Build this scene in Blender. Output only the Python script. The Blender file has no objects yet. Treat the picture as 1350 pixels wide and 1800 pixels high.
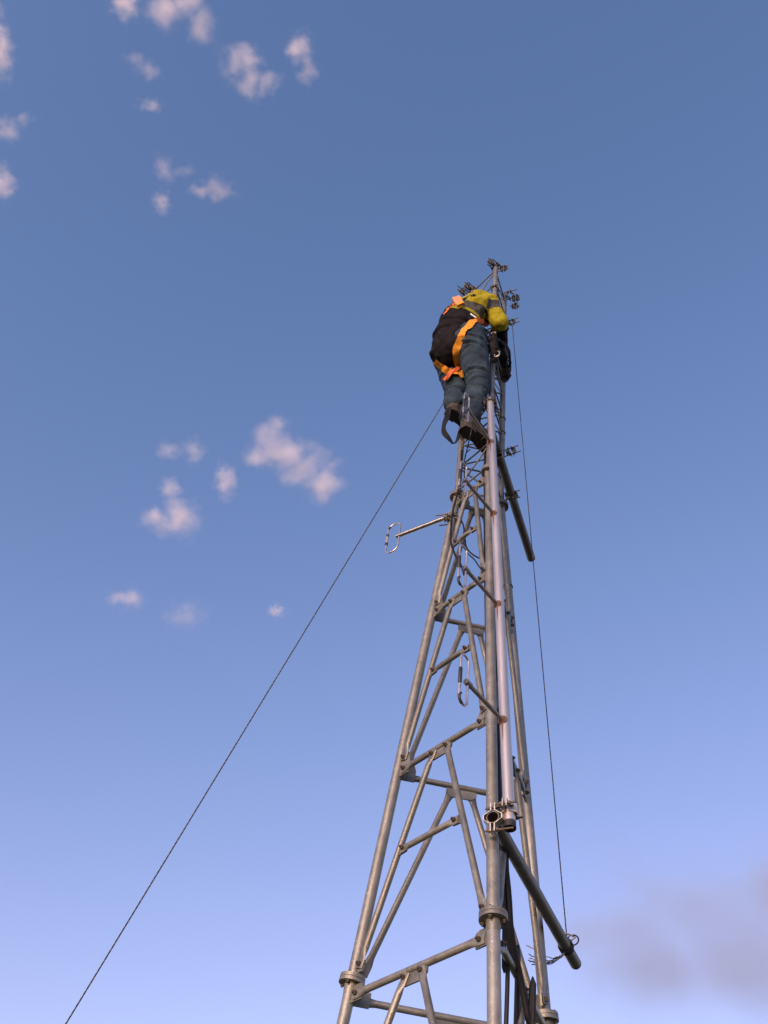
import bpy, bmesh, math, random
from mathutils import Vector as V, Matrix, noise
from mathutils.bvhtree import BVHTree

random.seed(7)
sc = bpy.context.scene
COL = sc.collection
R_ = math.radians

# ------------------------------------------------------------------ camera
FOC = 1695.93                       # focal length in pixels of the 1350 x 1800 photograph
TH, RO = R_(49.9735), R_(9.2314)    # pitch and roll of the hand-held phone
_F = V((0, math.cos(TH), math.sin(TH)))
_U0 = V((0, -math.sin(TH), math.cos(TH)))
CR = math.cos(RO) * V((1, 0, 0)) + math.sin(RO) * _U0
CU = -math.sin(RO) * V((1, 0, 0)) + math.cos(RO) * _U0
cam = bpy.data.cameras.new('camera')
cam.sensor_fit = 'VERTICAL'; cam.sensor_height = 36.0; cam.lens = FOC / 1800 * 36
cam.clip_start = 0.05; cam.clip_end = 20000
camo = bpy.data.objects.new('camera', cam); COL.objects.link(camo)
camo.matrix_world = Matrix(((CR.x, CU.x, -_F.x, 0), (CR.y, CU.y, -_F.y, 0), (CR.z, CU.z, -_F.z, 0), (0, 0, 0, 1)))
sc.camera = camo
GZ = -1.55                          # the eye is 1.55 m above the ground

# ------------------------------------------------------------------ sky and sun
SUN_EL, SUN_AZ = R_(9), R_(-145)    # azimuth measured from +Y towards +X
world = bpy.data.worlds.new('World'); sc.world = world; world.use_nodes = True
wn = world.node_tree
bg = wn.nodes['Background']
sky = wn.nodes.new('ShaderNodeTexSky'); sky.sky_type = 'NISHITA'; sky.sun_disc = False
sky.sun_elevation = SUN_EL; sky.sun_rotation = SUN_AZ
sky.air_density = 1.0; sky.dust_density = 1.0; sky.ozone_density = 1.0
# the phone's colour response: cold balance, reds fall off fastest in the dark part of the sky
sep = wn.nodes.new('ShaderNodeSeparateColor'); com = wn.nodes.new('ShaderNodeCombineColor')
wn.links.new(sky.outputs[0], sep.inputs[0])
for ch, gam, k in ((0, 1.32, 1.06), (1, 1.03, .895), (2, .985, 1.21)):
    pw = wn.nodes.new('ShaderNodeMath'); pw.operation = 'POWER'; pw.inputs[1].default_value = gam
    ml = wn.nodes.new('ShaderNodeMath'); ml.operation = 'MULTIPLY'; ml.inputs[1].default_value = k
    wn.links.new(sep.outputs[ch], pw.inputs[0]); wn.links.new(pw.outputs[0], ml.inputs[0]); wn.links.new(ml.outputs[0], com.inputs[ch])
    if ch == 0:                      # ... and level off in the glow
        lin = wn.nodes.new('ShaderNodeMath'); lin.operation = 'MULTIPLY'; lin.inputs[1].default_value = 1.10
        mn = wn.nodes.new('ShaderNodeMath'); mn.operation = 'MINIMUM'
        wn.links.new(sep.outputs[0], lin.inputs[0]); wn.links.new(lin.outputs[0], mn.inputs[0]); wn.links.new(pw.outputs[0], mn.inputs[1]); wn.links.new(mn.outputs[0], ml.inputs[0])
wn.links.new(com.outputs[0], bg.inputs[0])
bg.inputs[1].default_value = 0.15

sun = bpy.data.lights.new('sun', 'SUN'); sun.energy = 1.35; sun.angle = R_(12); sun.color = (1.0, 0.74, 0.62)
suno = bpy.data.objects.new('sun', sun); COL.objects.link(suno)
SD = V((math.sin(SUN_AZ) * math.cos(SUN_EL), math.cos(SUN_AZ) * math.cos(SUN_EL), math.sin(SUN_EL)))
suno.rotation_euler = SD.to_track_quat('Z', 'Y').to_euler()

vs = sc.view_settings
vs.view_transform = 'Standard'; vs.look = 'None'; vs.gamma = 1; vs.use_curve_mapping = False
vs.exposure = 0.95
sc.render.engine = 'CYCLES'
sc.cycles.max_bounces = 8
sc.cycles.volume_bounces = 5
sc.cycles.use_denoising = True

# ------------------------------------------------------------------ helpers
def ray(x, y):
    return _F + CR * ((x - 675) / FOC) - CU * ((y - 900) / FOC)
def at_h(x, y, h):                  # point of that sight line at height h
    d = ray(x, y); return d * (h / d.z)
def at_y(x, y, Y):                  # ... on the upright plane at distance Y
    d = ray(x, y); return d * (Y / d.y)

def link(o, parent=None):
    COL.objects.link(o)
    if parent is not None: o.parent = parent
    return o
def tag(o, label, cat, group=None):
    o['label'] = label; o['category'] = cat
    if group: o['group'] = group
    return o
def thing(name, loc, label, cat, group=None):
    o = bpy.data.objects.new(name, None); o.empty_display_size = 0.05
    o.location = loc; link(o)
    o['wloc'] = tuple(loc)
    return tag(o, label, cat, group)
def wl(o):
    p = V((0, 0, 0))
    while o is not None:
        p += V(o.location); o = o.parent
    return p
def obj(name, vf, mat, parent=None, smooth=True, origin=None):
    """one mesh object; vf = (verts, faces) in world coordinates"""
    vs_, fs = vf
    me = bpy.data.meshes.new(name)
    if origin is None:
        origin = wl(parent) if parent is not None else sum((V(v) for v in vs_), V()) / max(1, len(vs_))
    origin = V(origin)
    me.from_pydata([tuple(V(v) - origin) for v in vs_], [], fs)
    me.validate(); me.update()
    if smooth:
        me.shade_smooth()
        try: me.set_sharp_from_angle(angle=R_(38))
        except Exception: pass
    me.materials.append(mat)
    o = bpy.data.objects.new(name, me)
    link(o, parent)
    o.location = origin - (wl(parent) if parent is not None else V())
    return o

def frame(d, hint=None):
    d = d.normalized()
    h = hint if hint is not None else (V((0, 0, 1)) if abs(d.z) < 0.9 else V((1, 0, 0)))
    s = (h - d * h.dot(d))
    if s.length < 1e-6: s = V((1, 0, 0)) - d * d.x
    s.normalize()
    return s, d.cross(s)
def join(*parts):
    vs_, fs = [], []
    for v, f in parts:
        b = len(vs_); vs_ += list(v); fs += [tuple(i + b for i in q) for q in f]
    return vs_, fs
def tube(pts, r, n=12, cap=True, closed=False, rr=None):
    pts = [V(p) for p in pts]; N = len(pts)
    rad = rr if rr else [r] * N
    vs_, fs = [], []
    t0 = (pts[1] - pts[0]).normalized()
    s, b = frame(t0)
    for i in range(N):
        if closed: t = (pts[(i + 1) % N] - pts[i - 1]).normalized()
        elif i == 0: t = t0
        elif i == N - 1: t = (pts[-1] - pts[-2]).normalized()
        else: t = ((pts[i + 1] - pts[i]).normalized() + (pts[i] - pts[i - 1]).normalized()).normalized()
        s = (s - t * s.dot(t)).normalized(); b = t.cross(s)
        for k in range(n):
            a = 2 * math.pi * k / n
            vs_.append(pts[i] + (s * math.cos(a) + b * math.sin(a)) * rad[i])
    for i in range(N if closed else N - 1):
        j = (i + 1) % N
        for k in range(n):
            k2 = (k + 1) % n
            fs.append((i * n + k, i * n + k2, j * n + k2, j * n + k))
    if cap and not closed:
        fs.append(tuple(range(n - 1, -1, -1))); fs.append(tuple((N - 1) * n + k for k in range(n)))
    return vs_, fs
def pipe(p, q, r, wall=0.003, n=20):
    """open-ended pipe with a real bore"""
    p, q = V(p), V(q); s, b = frame(q - p)
    vs_, fs = [], []
    for c in (p, q):
        for rad in (r, r - wall):
            for k in range(n):
                a = 2 * math.pi * k / n
                vs_.append(c + (s * math.cos(a) + b * math.sin(a)) * rad)
    for k in range(n):
        k2 = (k + 1) % n
        fs.append((k, k2, 2 * n + k2, 2 * n + k))
        fs.append((n + k2, n + k, 3 * n + k, 3 * n + k2))
        fs.append((k2, k, n + k, n + k2))
        fs.append((2 * n + k, 2 * n + k2, 3 * n + k2, 3 * n + k))
    return vs_, fs
def strut(p, q, r, nrm, flat=0.045, n=12):
    """round tube whose two ends are pressed flat in the plane with normal nrm"""
    p, q = V(p), V(q); d = q - p; L = d.length; d.normalize()
    nv = (nrm - d * nrm.dot(d)).normalized(); s = d.cross(nv)
    st = [(0, 1.45, .26), (flat * .75, 1.45, .26), (flat * 1.5, 1.0, 1.0)]
    secs = [(t, a, b) for t, a, b in st] + [(L * .5, 1, 1)] + [(L - t, a, b) for t, a, b in reversed(st)]
    vs_, fs = [], []
    for t, a, b in secs:
        for k in range(n):
            w = 2 * math.pi * k / n
            vs_.append(p + d * t + s * (math.cos(w) * r * a) + nv * (math.sin(w) * r * b))
    for i in range(len(secs) - 1):
        for k in range(n):
            k2 = (k + 1) % n
            fs.append((i * n + k, i * n + k2, (i + 1) * n + k2, (i + 1) * n + k))
    fs.append(tuple(range(n - 1, -1, -1))); fs.append(tuple((len(secs) - 1) * n + k for k in range(n)))
    return vs_, fs
def prism(pts, nrm, th):
    nrm = V(nrm).normalized(); n = len(pts)
    vs_ = [V(p) - nrm * th / 2 for p in pts] + [V(p) + nrm * th / 2 for p in pts]
    fs = [tuple(range(n - 1, -1, -1)), tuple(range(n, 2 * n))]
    fs += [(i, (i + 1) % n, n + (i + 1) % n, n + i) for i in range(n)]
    return vs_, fs
def box(c, ax, half):
    c = V(c); vs_ = []
    for i in (-1, 1):
        for j in (-1, 1):
            for k in (-1, 1):
                vs_.append(c + ax[0] * i * half[0] + ax[1] * j * half[1] + ax[2] * k * half[2])
    return vs_, [(0, 1, 3, 2), (4, 6, 7, 5), (0, 4, 5, 1), (2, 3, 7, 6), (0, 2, 6, 4), (1, 5, 7, 3)]
def spline(ctrl, per=8):
    P = [V(p) for p in ctrl]; P = [P[0] * 2 - P[1]] + P + [P[-1] * 2 - P[-2]]
    out = []
    for i in range(1, len(P) - 2):
        for k in range(per):
            t = k / per
            a, b, c, d = P[i - 1], P[i], P[i + 1], P[i + 2]
            out.append(0.5 * ((2 * b) + (c - a) * t + (2 * a - 5 * b + 4 * c - d) * t * t + (3 * b - a - 3 * c + d) * t ** 3))
    out.append(P[-2]); return out

# ------------------------------------------------------------------ materials
def mat(name, base, rough=.5, metal=0., var=None, scale=60, bump=0., spec=None, detail=5, bscale=None, stretch=None):
    m = bpy.data.materials.new(name); m.use_nodes = True; nt = m.node_tree
    b = nt.nodes['Principled BSDF']
    b.inputs['Base Color'].default_value = (*base, 1); b.inputs['Roughness'].default_value = rough
    b.inputs['Metallic'].default_value = metal
    if spec is not None: b.inputs['Specular IOR Level'].default_value = spec
    tc = nt.nodes.new('ShaderNodeTexCoord'); src = tc.outputs['Object']
    if stretch:
        mp = nt.nodes.new('ShaderNodeMapping'); mp.inputs['Scale'].default_value = stretch
        nt.links.new(src, mp.inputs[0]); src = mp.outputs[0]
    if var:
        nz = nt.nodes.new('ShaderNodeTexNoise'); nz.inputs['Scale'].default_value = scale; nz.inputs['Detail'].default_value = detail
        nt.links.new(src, nz.inputs['Vector'])
        cr = nt.nodes.new('ShaderNodeValToRGB')
        cr.color_ramp.elements[0].position = .32; cr.color_ramp.elements[1].position = .70
        cr.color_ramp.elements[0].color = (*base, 1); cr.color_ramp.elements[1].color = (*var, 1)
        nt.links.new(nz.outputs['Fac'], cr.inputs[0]); nt.links.new(cr.outputs[0], b.inputs['Base Color'])
        mr = nt.nodes.new('ShaderNodeMapRange'); mr.inputs['To Min'].default_value = max(0, rough - .12); mr.inputs['To Max'].default_value = min(1, rough + .12)
        nt.links.new(nz.outputs['Fac'], mr.inputs[0]); nt.links.new(mr.outputs[0], b.inputs['Roughness'])
    if bump:
        nb = nt.nodes.new('ShaderNodeTexNoise'); nb.inputs['Scale'].default_value = bscale or scale * 2; nb.inputs['Detail'].default_value = 4
        nt.links.new(src, nb.inputs['Vector'])
        bp = nt.nodes.new('ShaderNodeBump'); bp.inputs['Strength'].default_value = bump; bp.inputs['Distance'].default_value = .004
        nt.links.new(nb.outputs['Fac'], bp.inputs['Height']); nt.links.new(bp.outputs[0], b.inputs['Normal'])
    return m
def galvanised(name, lo, hi, spot, metal=.55, rough=.5):
    """zinc coat: broad grey mottling, small bright spangle flecks and a few drip stains"""
    m = mat(name, lo, rough, metal, hi, 22, .25, bscale=120)
    nt = m.node_tree; b = nt.nodes['Principled BSDF']
    src = b.inputs['Base Color'].links[0].from_socket
    tc = next(n for n in nt.nodes if n.type == 'TEX_COORD')
    vo = nt.nodes.new('ShaderNodeTexNoise'); vo.inputs['Scale'].default_value = 90; vo.inputs['Detail'].default_value = 2
    nt.links.new(tc.outputs['Object'], vo.inputs['Vector'])
    mr = nt.nodes.new('ShaderNodeMapRange'); mr.inputs['From Min'].default_value = .64; mr.inputs['From Max'].default_value = .74; mr.inputs['To Max'].default_value = .75
    nt.links.new(vo.outputs['Fac'], mr.inputs[0])
    mx = nt.nodes.new('ShaderNodeMix'); mx.data_type = 'RGBA'
    nt.links.new(mr.outputs[0], mx.inputs['Factor']); nt.links.new(src, mx.inputs['A']); mx.inputs['B'].default_value = (*spot, 1)
    st = nt.nodes.new('ShaderNodeTexNoise'); st.inputs['Scale'].default_value = 1; st.inputs['Detail'].default_value = 3
    mp = nt.nodes.new('ShaderNodeMapping'); mp.inputs['Scale'].default_value = (30, 30, 2.2)
    nt.links.new(tc.outputs['Object'], mp.inputs[0]); nt.links.new(mp.outputs[0], st.inputs['Vector'])
    m2 = nt.nodes.new('ShaderNodeMapRange'); m2.inputs['From Min'].default_value = .55; m2.inputs['From Max'].default_value = .75; m2.inputs['To Max'].default_value = .38
    nt.links.new(st.outputs['Fac'], m2.inputs[0])
    mx2 = nt.nodes.new('ShaderNodeMix'); mx2.data_type = 'RGBA'
    nt.links.new(m2.outputs[0], mx2.inputs['Factor']); nt.links.new(mx.outputs['Result'], mx2.inputs['A']); mx2.inputs['B'].default_value = (.10, .085, .06, 1)
    oi = nt.nodes.new('ShaderNodeObjectInfo'); vr = nt.nodes.new('ShaderNodeMapRange'); vr.inputs['To Min'].default_value = .78; vr.inputs['To Max'].default_value = 1.18
    nt.links.new(oi.outputs['Random'], vr.inputs[0])
    hs = nt.nodes.new('ShaderNodeHueSaturation'); nt.links.new(vr.outputs[0], hs.inputs['Value']); nt.links.new(mx2.outputs['Result'], hs.inputs['Color'])
    nt.links.new(hs.outputs[0], b.inputs['Base Color'])
    return m

M_GALV = galvanised('galvanised_steel', (.20, .20, .182), (.285, .283, .258), (.46, .455, .42))
M_GALV2 = galvanised('galvanised_steel_brace', (.175, .174, .155), (.25, .247, .222), (.40, .395, .36))
M_PLATE = galvanised('galvanised_plate', (.16, .16, .14), (.25, .245, .215), (.34, .33, .29))
M_ROD = mat('dull_steel_rod', (.13, .125, .115), .55, .5, (.22, .21, .19), 40, .2)
M_BOLT = mat('weathered_bolt', (.07, .055, .045), .6, .5, (.15, .12, .09), 120, .3)
M_CLAMP = mat('clamp_steel', (.12, .12, .12), .45, .6, (.26, .25, .23), 60, .2)
M_CLAMP2 = mat('bright_clamp_steel', (.34, .33, .30), .42, .6, (.50, .48, .43), 60, .2)
M_BLK = mat('black_rubber', (.012, .012, .013), .55, 0, (.025, .025, .026), 80, .2)
M_CABLE = mat('black_cable_sheath', (.007, .007, .008), .5, 0, (.014, .014, .015), 30, .1, spec=.25)
M_ARM = mat('dark_weathered_pipe', (.085, .08, .075), .5, .45, (.15, .14, .125), 30, .25)
M_ALU = mat('satin_aluminium', (.62, .54, .47), .33, .8, (.72, .64, .57), 18, .12, bscale=160, stretch=(1, 1, .15))
M_ALUD = mat('tarnished_aluminium', (.20, .17, .155), .45, .8, (.32, .28, .25), 60, .15)
M_LOOP = mat('bright_aluminium_rod', (.46, .41, .39), .38, .9, (.56, .51, .48), 30)
M_BOOM = mat('polished_boom', (.42, .40, .38), .32, 1.0, (.52, .50, .47), 30)
M_RUST = mat('rusty_weld', (.10, .055, .045), .85, .1, (.22, .12, .095), 150, .5)
M_CONC = mat('concrete', (.26, .25, .235), .9, 0, (.36, .35, .33), 9, .4)

# ------------------------------------------------------------------ ground
gm = mat('dry_grass_ground', (.085, .085, .045), .95, 0, (.17, .155, .095), .9, .5, bscale=9)
g = bpy.data.meshes.new('ground'); bm = bmesh.new()
bmesh.ops.create_circle(bm, cap_ends=True, radius=6000, segments=64); bm.to_mesh(g); bm.free(); g.materials.append(gm)
ground = bpy.data.objects.new('ground', g); link(ground); ground.location = (0, 0, GZ); ground['kind'] = 'structure'

# ------------------------------------------------------------------ lattice tower
S = 3.2
CX, PSI = 0.15825 * S, R_(3.526)
S1, S2 = 0.214674 * S, 0.075726 * S
H1, H2, H3 = 0.472457 * S, 1.285537 * S, 2.06315 * S
def leg(i, h):                      # i: 0 front leg, -1 left leg, 1 right leg
    s = S1 + (S2 - S1) * (h - H1) / (H2 - H1) if h < H2 else S2
    a = PSI + i * 2 * math.pi / 3
    return V((CX + s / math.sqrt(3) * math.sin(a), S - s / math.sqrt(3) * math.cos(a), h))
AXIS = V((CX, S, 0))
tower = thing('lattice_tower', (CX, S, GZ), 'tapering three-legged galvanised lattice tower with bolted tube bracing', 'tower')
RL, RU, RB = .0210, .0178, .0122
LEGN = {0: 'front', -1: 'left', 1: 'right'}
SEC0 = H1 - (H2 - H1)
foot_h = GZ + .30
for i in (0, -1, 1):
    obj('leg_tube', tube([leg(i, foot_h), leg(i, H1)], RL, 20), M_GALV, tower)
    obj('leg_tube', tube([leg(i, H1), leg(i, H2)], RL, 20), M_GALV, tower)
    obj('leg_tube', pipe(leg(i, H2), leg(i, H3), RU, .003, 18), M_GALV, tower)

# shared bolt mesh
def hexbolt():
    vs_, fs = tube([V((0, 0, -.003)), V((0, 0, .007))], .0085, 6)
    return join((vs_, fs), tube([V((0, 0, .007)), V((0, 0, .013))], .0045, 8))
_bv = hexbolt(); BOLT = bpy.data.meshes.new('bolt'); BOLT.from_pydata([tuple(v) for v in _bv[0]], [], _bv[1]); BOLT.materials.append(M_BOLT)
def bolt(p, d, parent, k=1.0, name='bolt'):
    o = bpy.data.objects.new(name, BOLT); link(o, parent)
    o.location = V(p) - wl(parent); o.rotation_mode = 'QUATERNION'; o.rotation_quaternion = V(d).normalized().to_track_quat('Z', 'Y')
    o.scale = (k, k, k)
    return o

def flange(i, h, r, up, dn):
    d = (leg(i, h + .05) - leg(i, h)).normalized()
    if h < H2 + .001 and h > H2 - .001: d = V((0, 0, 1))
    c = leg(i, h)
    f = obj('flange', join(tube([c - d * .013, c - d * .001], r, 24), tube([c + d * .001, c + d * .013], r * .985, 24),
                           tube([c - d * .05, c - d * .012], dn, 16, rr=[dn + .0005, dn + .004])), M_PLATE, tower)
    s, b = frame(d)
    for k in range(4):
        a = math.pi / 4 + k * math.pi / 2 + .3
        o = s * math.cos(a) + b * math.sin(a)
        bolt(c + o * r * .76 - d * .013, -d, f, .85); bolt(c + o * r * .76 + d * .013, d, f, .7)
for i in (0, -1, 1):
    flange(i, H1, .0455, RL, RL); flange(i, H2, .042, RU, RL)
    # foot plate on the ground
    c = leg(i, foot_h)
    obj('base_plate', box(V((c.x, c.y, foot_h + .01)), (V((1, 0, 0)), V((0, 1, 0)), V((0, 0, 1))), (.07, .07, .01)), M_PLATE, tower, False)
obj('concrete_pad', box(V((CX, S, GZ + .15)), (V((1, 0, 0)), V((0, 1, 0)), V((0, 0, 1))), (.85, .85, .149)), M_CONC, tower, False)

LEV = [1.452 - .88 * 3, 1.452 - .88 * 2, 1.452 - .88, 1.452, 2.345, 3.225, 4.050]
FACES = [(-1, 0), (0, 1), (1, -1)]
def face_frame(i, j, h):
    a, b = leg(i, h), leg(j, h)
    e = (b - a).normalized()
    v = ((leg(i, h + .1) + leg(j, h + .1)) - (a + b)).normalized()
    n = e.cross(v).normalized()
    if n.dot((a + b) / 2 - V((CX, S, h))) < 0: n = -n
    return a, b, e, v, n
for fi, (i, j) in enumerate(FACES):
    for li, h in enumerate(LEV):
        a, b, e, v, n = face_frame(i, j, h)
        w = (b - a).length
        gp = .052                    # leg gusset reach
        # gussets welded to both legs
        lo = -.022; hi = .085 if li > 0 else .03
        flh = .105 if abs(h - 1.452) < .01 else 0    # the flange splits the joint here
        for (c, s) in ((a, 1), (b, -1)):
            pts = [c + e * s * (RL * .6) + v * lo, c + e * s * (RL + gp) + v * lo, c + e * s * (RL + gp + .004) + v * .028,
                   c + e * s * (RL + gp * .72) + v * (hi if not flh else .036), c + e * s * (RL * .6) + v * (hi if not flh else .036)]
            gpl = obj('gusset_plate', prism(pts, n, .006), M_PLATE, tower, False)
            bolt(c + e * s * (RL + .030) + n * .0125, n, gpl)
            if flh:
                pts = [c + e * s * (RL * .6) + v * .078, c + e * s * (RL + .035) + v * .078, c + e * s * (RL + .042) + v * .115, c + e * s * (RL * .6) + v * .145]
                gpl = obj('gusset_plate', prism(pts, n, .006), M_PLATE, tower, False)
                bolt(c + e * s * (RL + .024) + v * .103 + n * .0125, n, gpl)
            elif li < len(LEV) - 1 and li > 0:
                bolt(c + e * s * (RL + .020) + v * .060 + n * .0125, n, gpl)
        hb = obj('horizontal_brace', strut(a + e * (RL + .010) + n * .0062, b - e * (RL + .010) + n * .0062, RB, n), M_GALV2, tower)
        # hanging gusset in the middle and the two diagonals
        if li == 0: continue
        m = (a + b) / 2 + n * .0062
        gw = .062 if w > .35 else .05
        pts = [m - e * gw - v * .004, m + e * gw - v * .004, m + e * (gw + .002) - v * .030, m + e * (gw * .7) - v * .050, m - e * (gw * .7) - v * .050, m - e * (gw + .002) - v * .030]
        gpl = obj('gusset_plate', prism(pts, n, .006), M_PLATE, tower, False)
        hl = LEV[li - 1]
        a2, b2, e2, v2, n2 = face_frame(i, j, hl)
        up = .103 if abs(hl - 1.452) < .01 else .062
        off = .024 if up > .1 else .020
        ends = []
        for s, c in ((-1, a2), (1, b2)):
            p = m + e * s * (gw * .66) - v * .022 + n * .0065
            q = c - e2 * s * (RL + off) + v2 * up + n2 * .0075
            d = (q - p).normalized()
            obj('diagonal_brace', strut(p - d * .016, q + d * .014, RB, n), M_GALV2, tower)
            bolt(p + n * .006, n, gpl)
            ends.append((p, q))
        # step bars only on the climbing face
        if fi == 0:
            t = .50
            p = ends[0][0].lerp(ends[0][1], t); q = ends[1][0].lerp(ends[1][1], t)
            d = (q - p).normalized()
            tabs = []
            for c, s in ((p, 1), (q, -1)):
                pts = [c + d * s * .004 - v * .018, c + d * s * .048 - v * .014, c + d * s * .050 + v * .012, c + d * s * .004 + v * .018]
                tabs.append(obj('tab_plate', prism(pts, n, .006), M_PLATE, tower, False))
            obj('step_bar', strut(p + d * .018 + n * .006, q - d * .018 + n * .006, RB * .95, n, .035), M_GALV2, tower)
            bolt(p + d * .034 + n * .0125, n, tabs[0]); bolt(q - d * .034 + n * .0125, n, tabs[1])

# upper mast: thin welded rods, one flat and one sloping rod in every bay
STEP = .2145
NB = 11
for (i, j) in FACES:
    for k in range(NB + 1):
        h = 4.165 + k * STEP
        a, b, e, v, n = face_frame(i, j, h)
        obj('mast_rung', tube([a + e * RU * .8, b - e * RU * .8], .0052, 8), M_ROD, tower)
        if k < NB:
            p, q = (leg(i, h), leg(j, h + STEP)) if k % 2 == 0 else (leg(j, h), leg(i, h + STEP))
            d = (q - p).normalized()
            obj('mast_diagonal', tube([p + d * RU * .9 + V((0, 0, .012)), q - d * RU * .9 - V((0, 0, .012))], .0048, 8), M_ROD, tower)

# ------------------------------------------------------------------ pipe clamps
def vplate(c, ax, out, lat, R, L, w, side, th=.0035):
    prof = [(-L, .005), (-R * 1.12, .005), (-R * .35, R * 1.32), (R * .35, R * 1.32), (R * 1.12, .005), (L, .005)]
    n = len(prof); vs_, fs = [], []
    for dz in (-w / 2, w / 2):
        for k, (l, o) in enumerate(prof): vs_.append(c + lat * l + out * side * o + ax * dz)
        for k, (l, o) in enumerate(prof): vs_.append(c + lat * l + out * side * (o + th) + ax * dz)
    for k in range(n - 1):
        fs += [(k, k + 1, n + k + 1, n + k), (2 * n + k, 3 * n + k, 3 * n + k + 1, 2 * n + k + 1),
               (k, 2 * n + k, 2 * n + k + 1, k + 1), (n + k, n + k + 1, 3 * n + k + 1, 3 * n + k)]
    fs += [(0, n, 3 * n, 2 * n), (n - 1, 3 * n - 1, 4 * n - 1, 2 * n - 1)]
    return vs_, fs
def clamp(label, c, ax, out, R, L=.046, w=.034, blen=(-.035, .06), m=M_CLAMP, second=None, group=None, k=.80):
    """two bent plates round a pipe, pulled together by two long threaded bolts"""
    c = V(c); ax = V(ax).normalized(); out = V(out); out = (out - ax * out.dot(ax)).normalized(); lat = ax.cross(out)
    L *= k; w *= k; blen = (blen[0] * min(1, k * 1.22), blen[1] * min(1, k * 1.22))
    t = thing('pipe_clamp', c, label, 'clamp', group)
    for s in (-1, 1): obj('clamp_plate', vplate(c, ax, out, lat, R, L, w, s), m, t, False)
    for s in (-1, 1):
        p = c + lat * s * (L - .010)
        bo = obj('threaded_bolt', tube([p + out * blen[0], p + out * blen[1]], .0036, 8), M_BOLT, t)
        obj('nut', join(tube([p + out * (.009), p + out * .018], .0075, 6), tube([p - out * .018, p - out * .009], .0075, 6)), M_BOLT, bo, False)
    if second:                        # plates for a crossing pipe carried on the same bolts
        c2, ax2, R2 = second
        c2 = V(c2); ax2 = V(ax2); ax2 = (ax2 - out * ax2.dot(out)).normalized(); lat2 = ax2.cross(out)
        for s in (-1, 1): obj('clamp_plate', vplate(c2, ax2, out, lat2, R2, L, w, s), m, t, False)
        for s in (-1, 1):
            p = c2 + lat2 * s * (L - .010)
            bo = obj('threaded_bolt', tube([p - out * .035 * k, p + out * .035 * k], .0036, 8), M_BOLT, t)
            obj('nut', join(tube([p + out * .009, p + out * .018], .0075, 6), tube([p - out * .018, p - out * .009], .0075, 6)), M_BOLT, bo, False)
    return t
Z = V((0, 0, 1))
BC = (leg(1, 5) - leg(0, 5)).normalized(); BCn = V((BC.y, -BC.x, 0))          # outward from the right face
AB = (leg(0, 5) - leg(-1, 5)).normalized(); ABn = V((AB.y, -AB.x, 0))         # outward from the climbing face
if ABn.dot(leg(0, 5) - AXIS) < 0: ABn = -ABn
if BCn.dot(leg(0, 5) - AXIS) < 0: BCn = -BCn

# ------------------------------------------------------------------ support arms
def support_arm(p, q, r, label):
    t = thing('support_arm', p, label, 'pipe', 'horizontal pipes clamped to the tower')
    obj('pipe', pipe(p, q, r, .003, 20), M_ARM, t)
    d = (q - p).normalized()
    obj('end_cap', tube([q - d * .02, q + d * .004, q + d * .012], r, 20, rr=[r - .0032, r - .001, r * .6]), M_BLK, t)
    return t
HA = 1.835
pA, qA = at_h(866, 1436, HA), at_h(1012, 1694, HA)
support_arm(pA, qA, .0225, 'long dark horizontal pipe with a rope tied to its outer end')
dA = (qA - pA).normalized()
HU = 4.20
pU, qU = at_h(877, 800, HU), at_h(934, 982, HU)
support_arm(pU, qU, .0235, 'shorter dark pipe sticking out to the right below the worker')
dU = (qU - pU).normalized()

# ------------------------------------------------------------------ stacked dipole antenna
pb, pt = at_y(896, 1452, 2.765), at_y(861.5, 702, 2.985)
pd = (pt - pb).normalized()
ant = thing('dipole_array', pb, 'tall pink-grey aluminium pole with four folded dipole loops on side arms', 'antenna')
RP = .0200
obj('pole', pipe(pb, pt, RP, .003, 24), M_ALU, ant)
obj('end_ring', pipe(pb - pd * .010, pb + pd * .014, RP + .0016, .006, 24), M_BLK, ant)
obj('dark_bore_disc', tube([pb + pd * .03, pb + pd * .04], RP - .004, 20), M_BLK, ant)  # black disc paints the shade inside the open pole foot
obj('top_cap', tube([pt - pd * .01, pt + pd * .006], RP + .001, 20), M_BLK, ant)
def stadium(c, e1, e2, w, h, cr, n=6):
    """rounded-rectangle centreline: e1 across, e2 along"""
    pts = []
    for (sx, sy, a0) in ((1, 1, 0), (-1, 1, 90), (-1, -1, 180), (1, -1, 270)):
        for k in range(n + 1):
            a = R_(a0 + 90 * k / n)
            pts.append(c + e1 * (sx * (w / 2 - cr) + cr * math.cos(a)) + e2 * (sy * (h / 2 - cr) + cr * math.sin(a)))
    return pts
def on_pole(y):
    best = None
    for k in range(1500):
        q = pb.lerp(pt, k / 1499); dz = q.dot(_F); yy = 900 - FOC * q.dot(CU) / dz
        if best is None or abs(yy - y) < best[0]: best = (abs(yy - y), q)
    return best[1]
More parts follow.
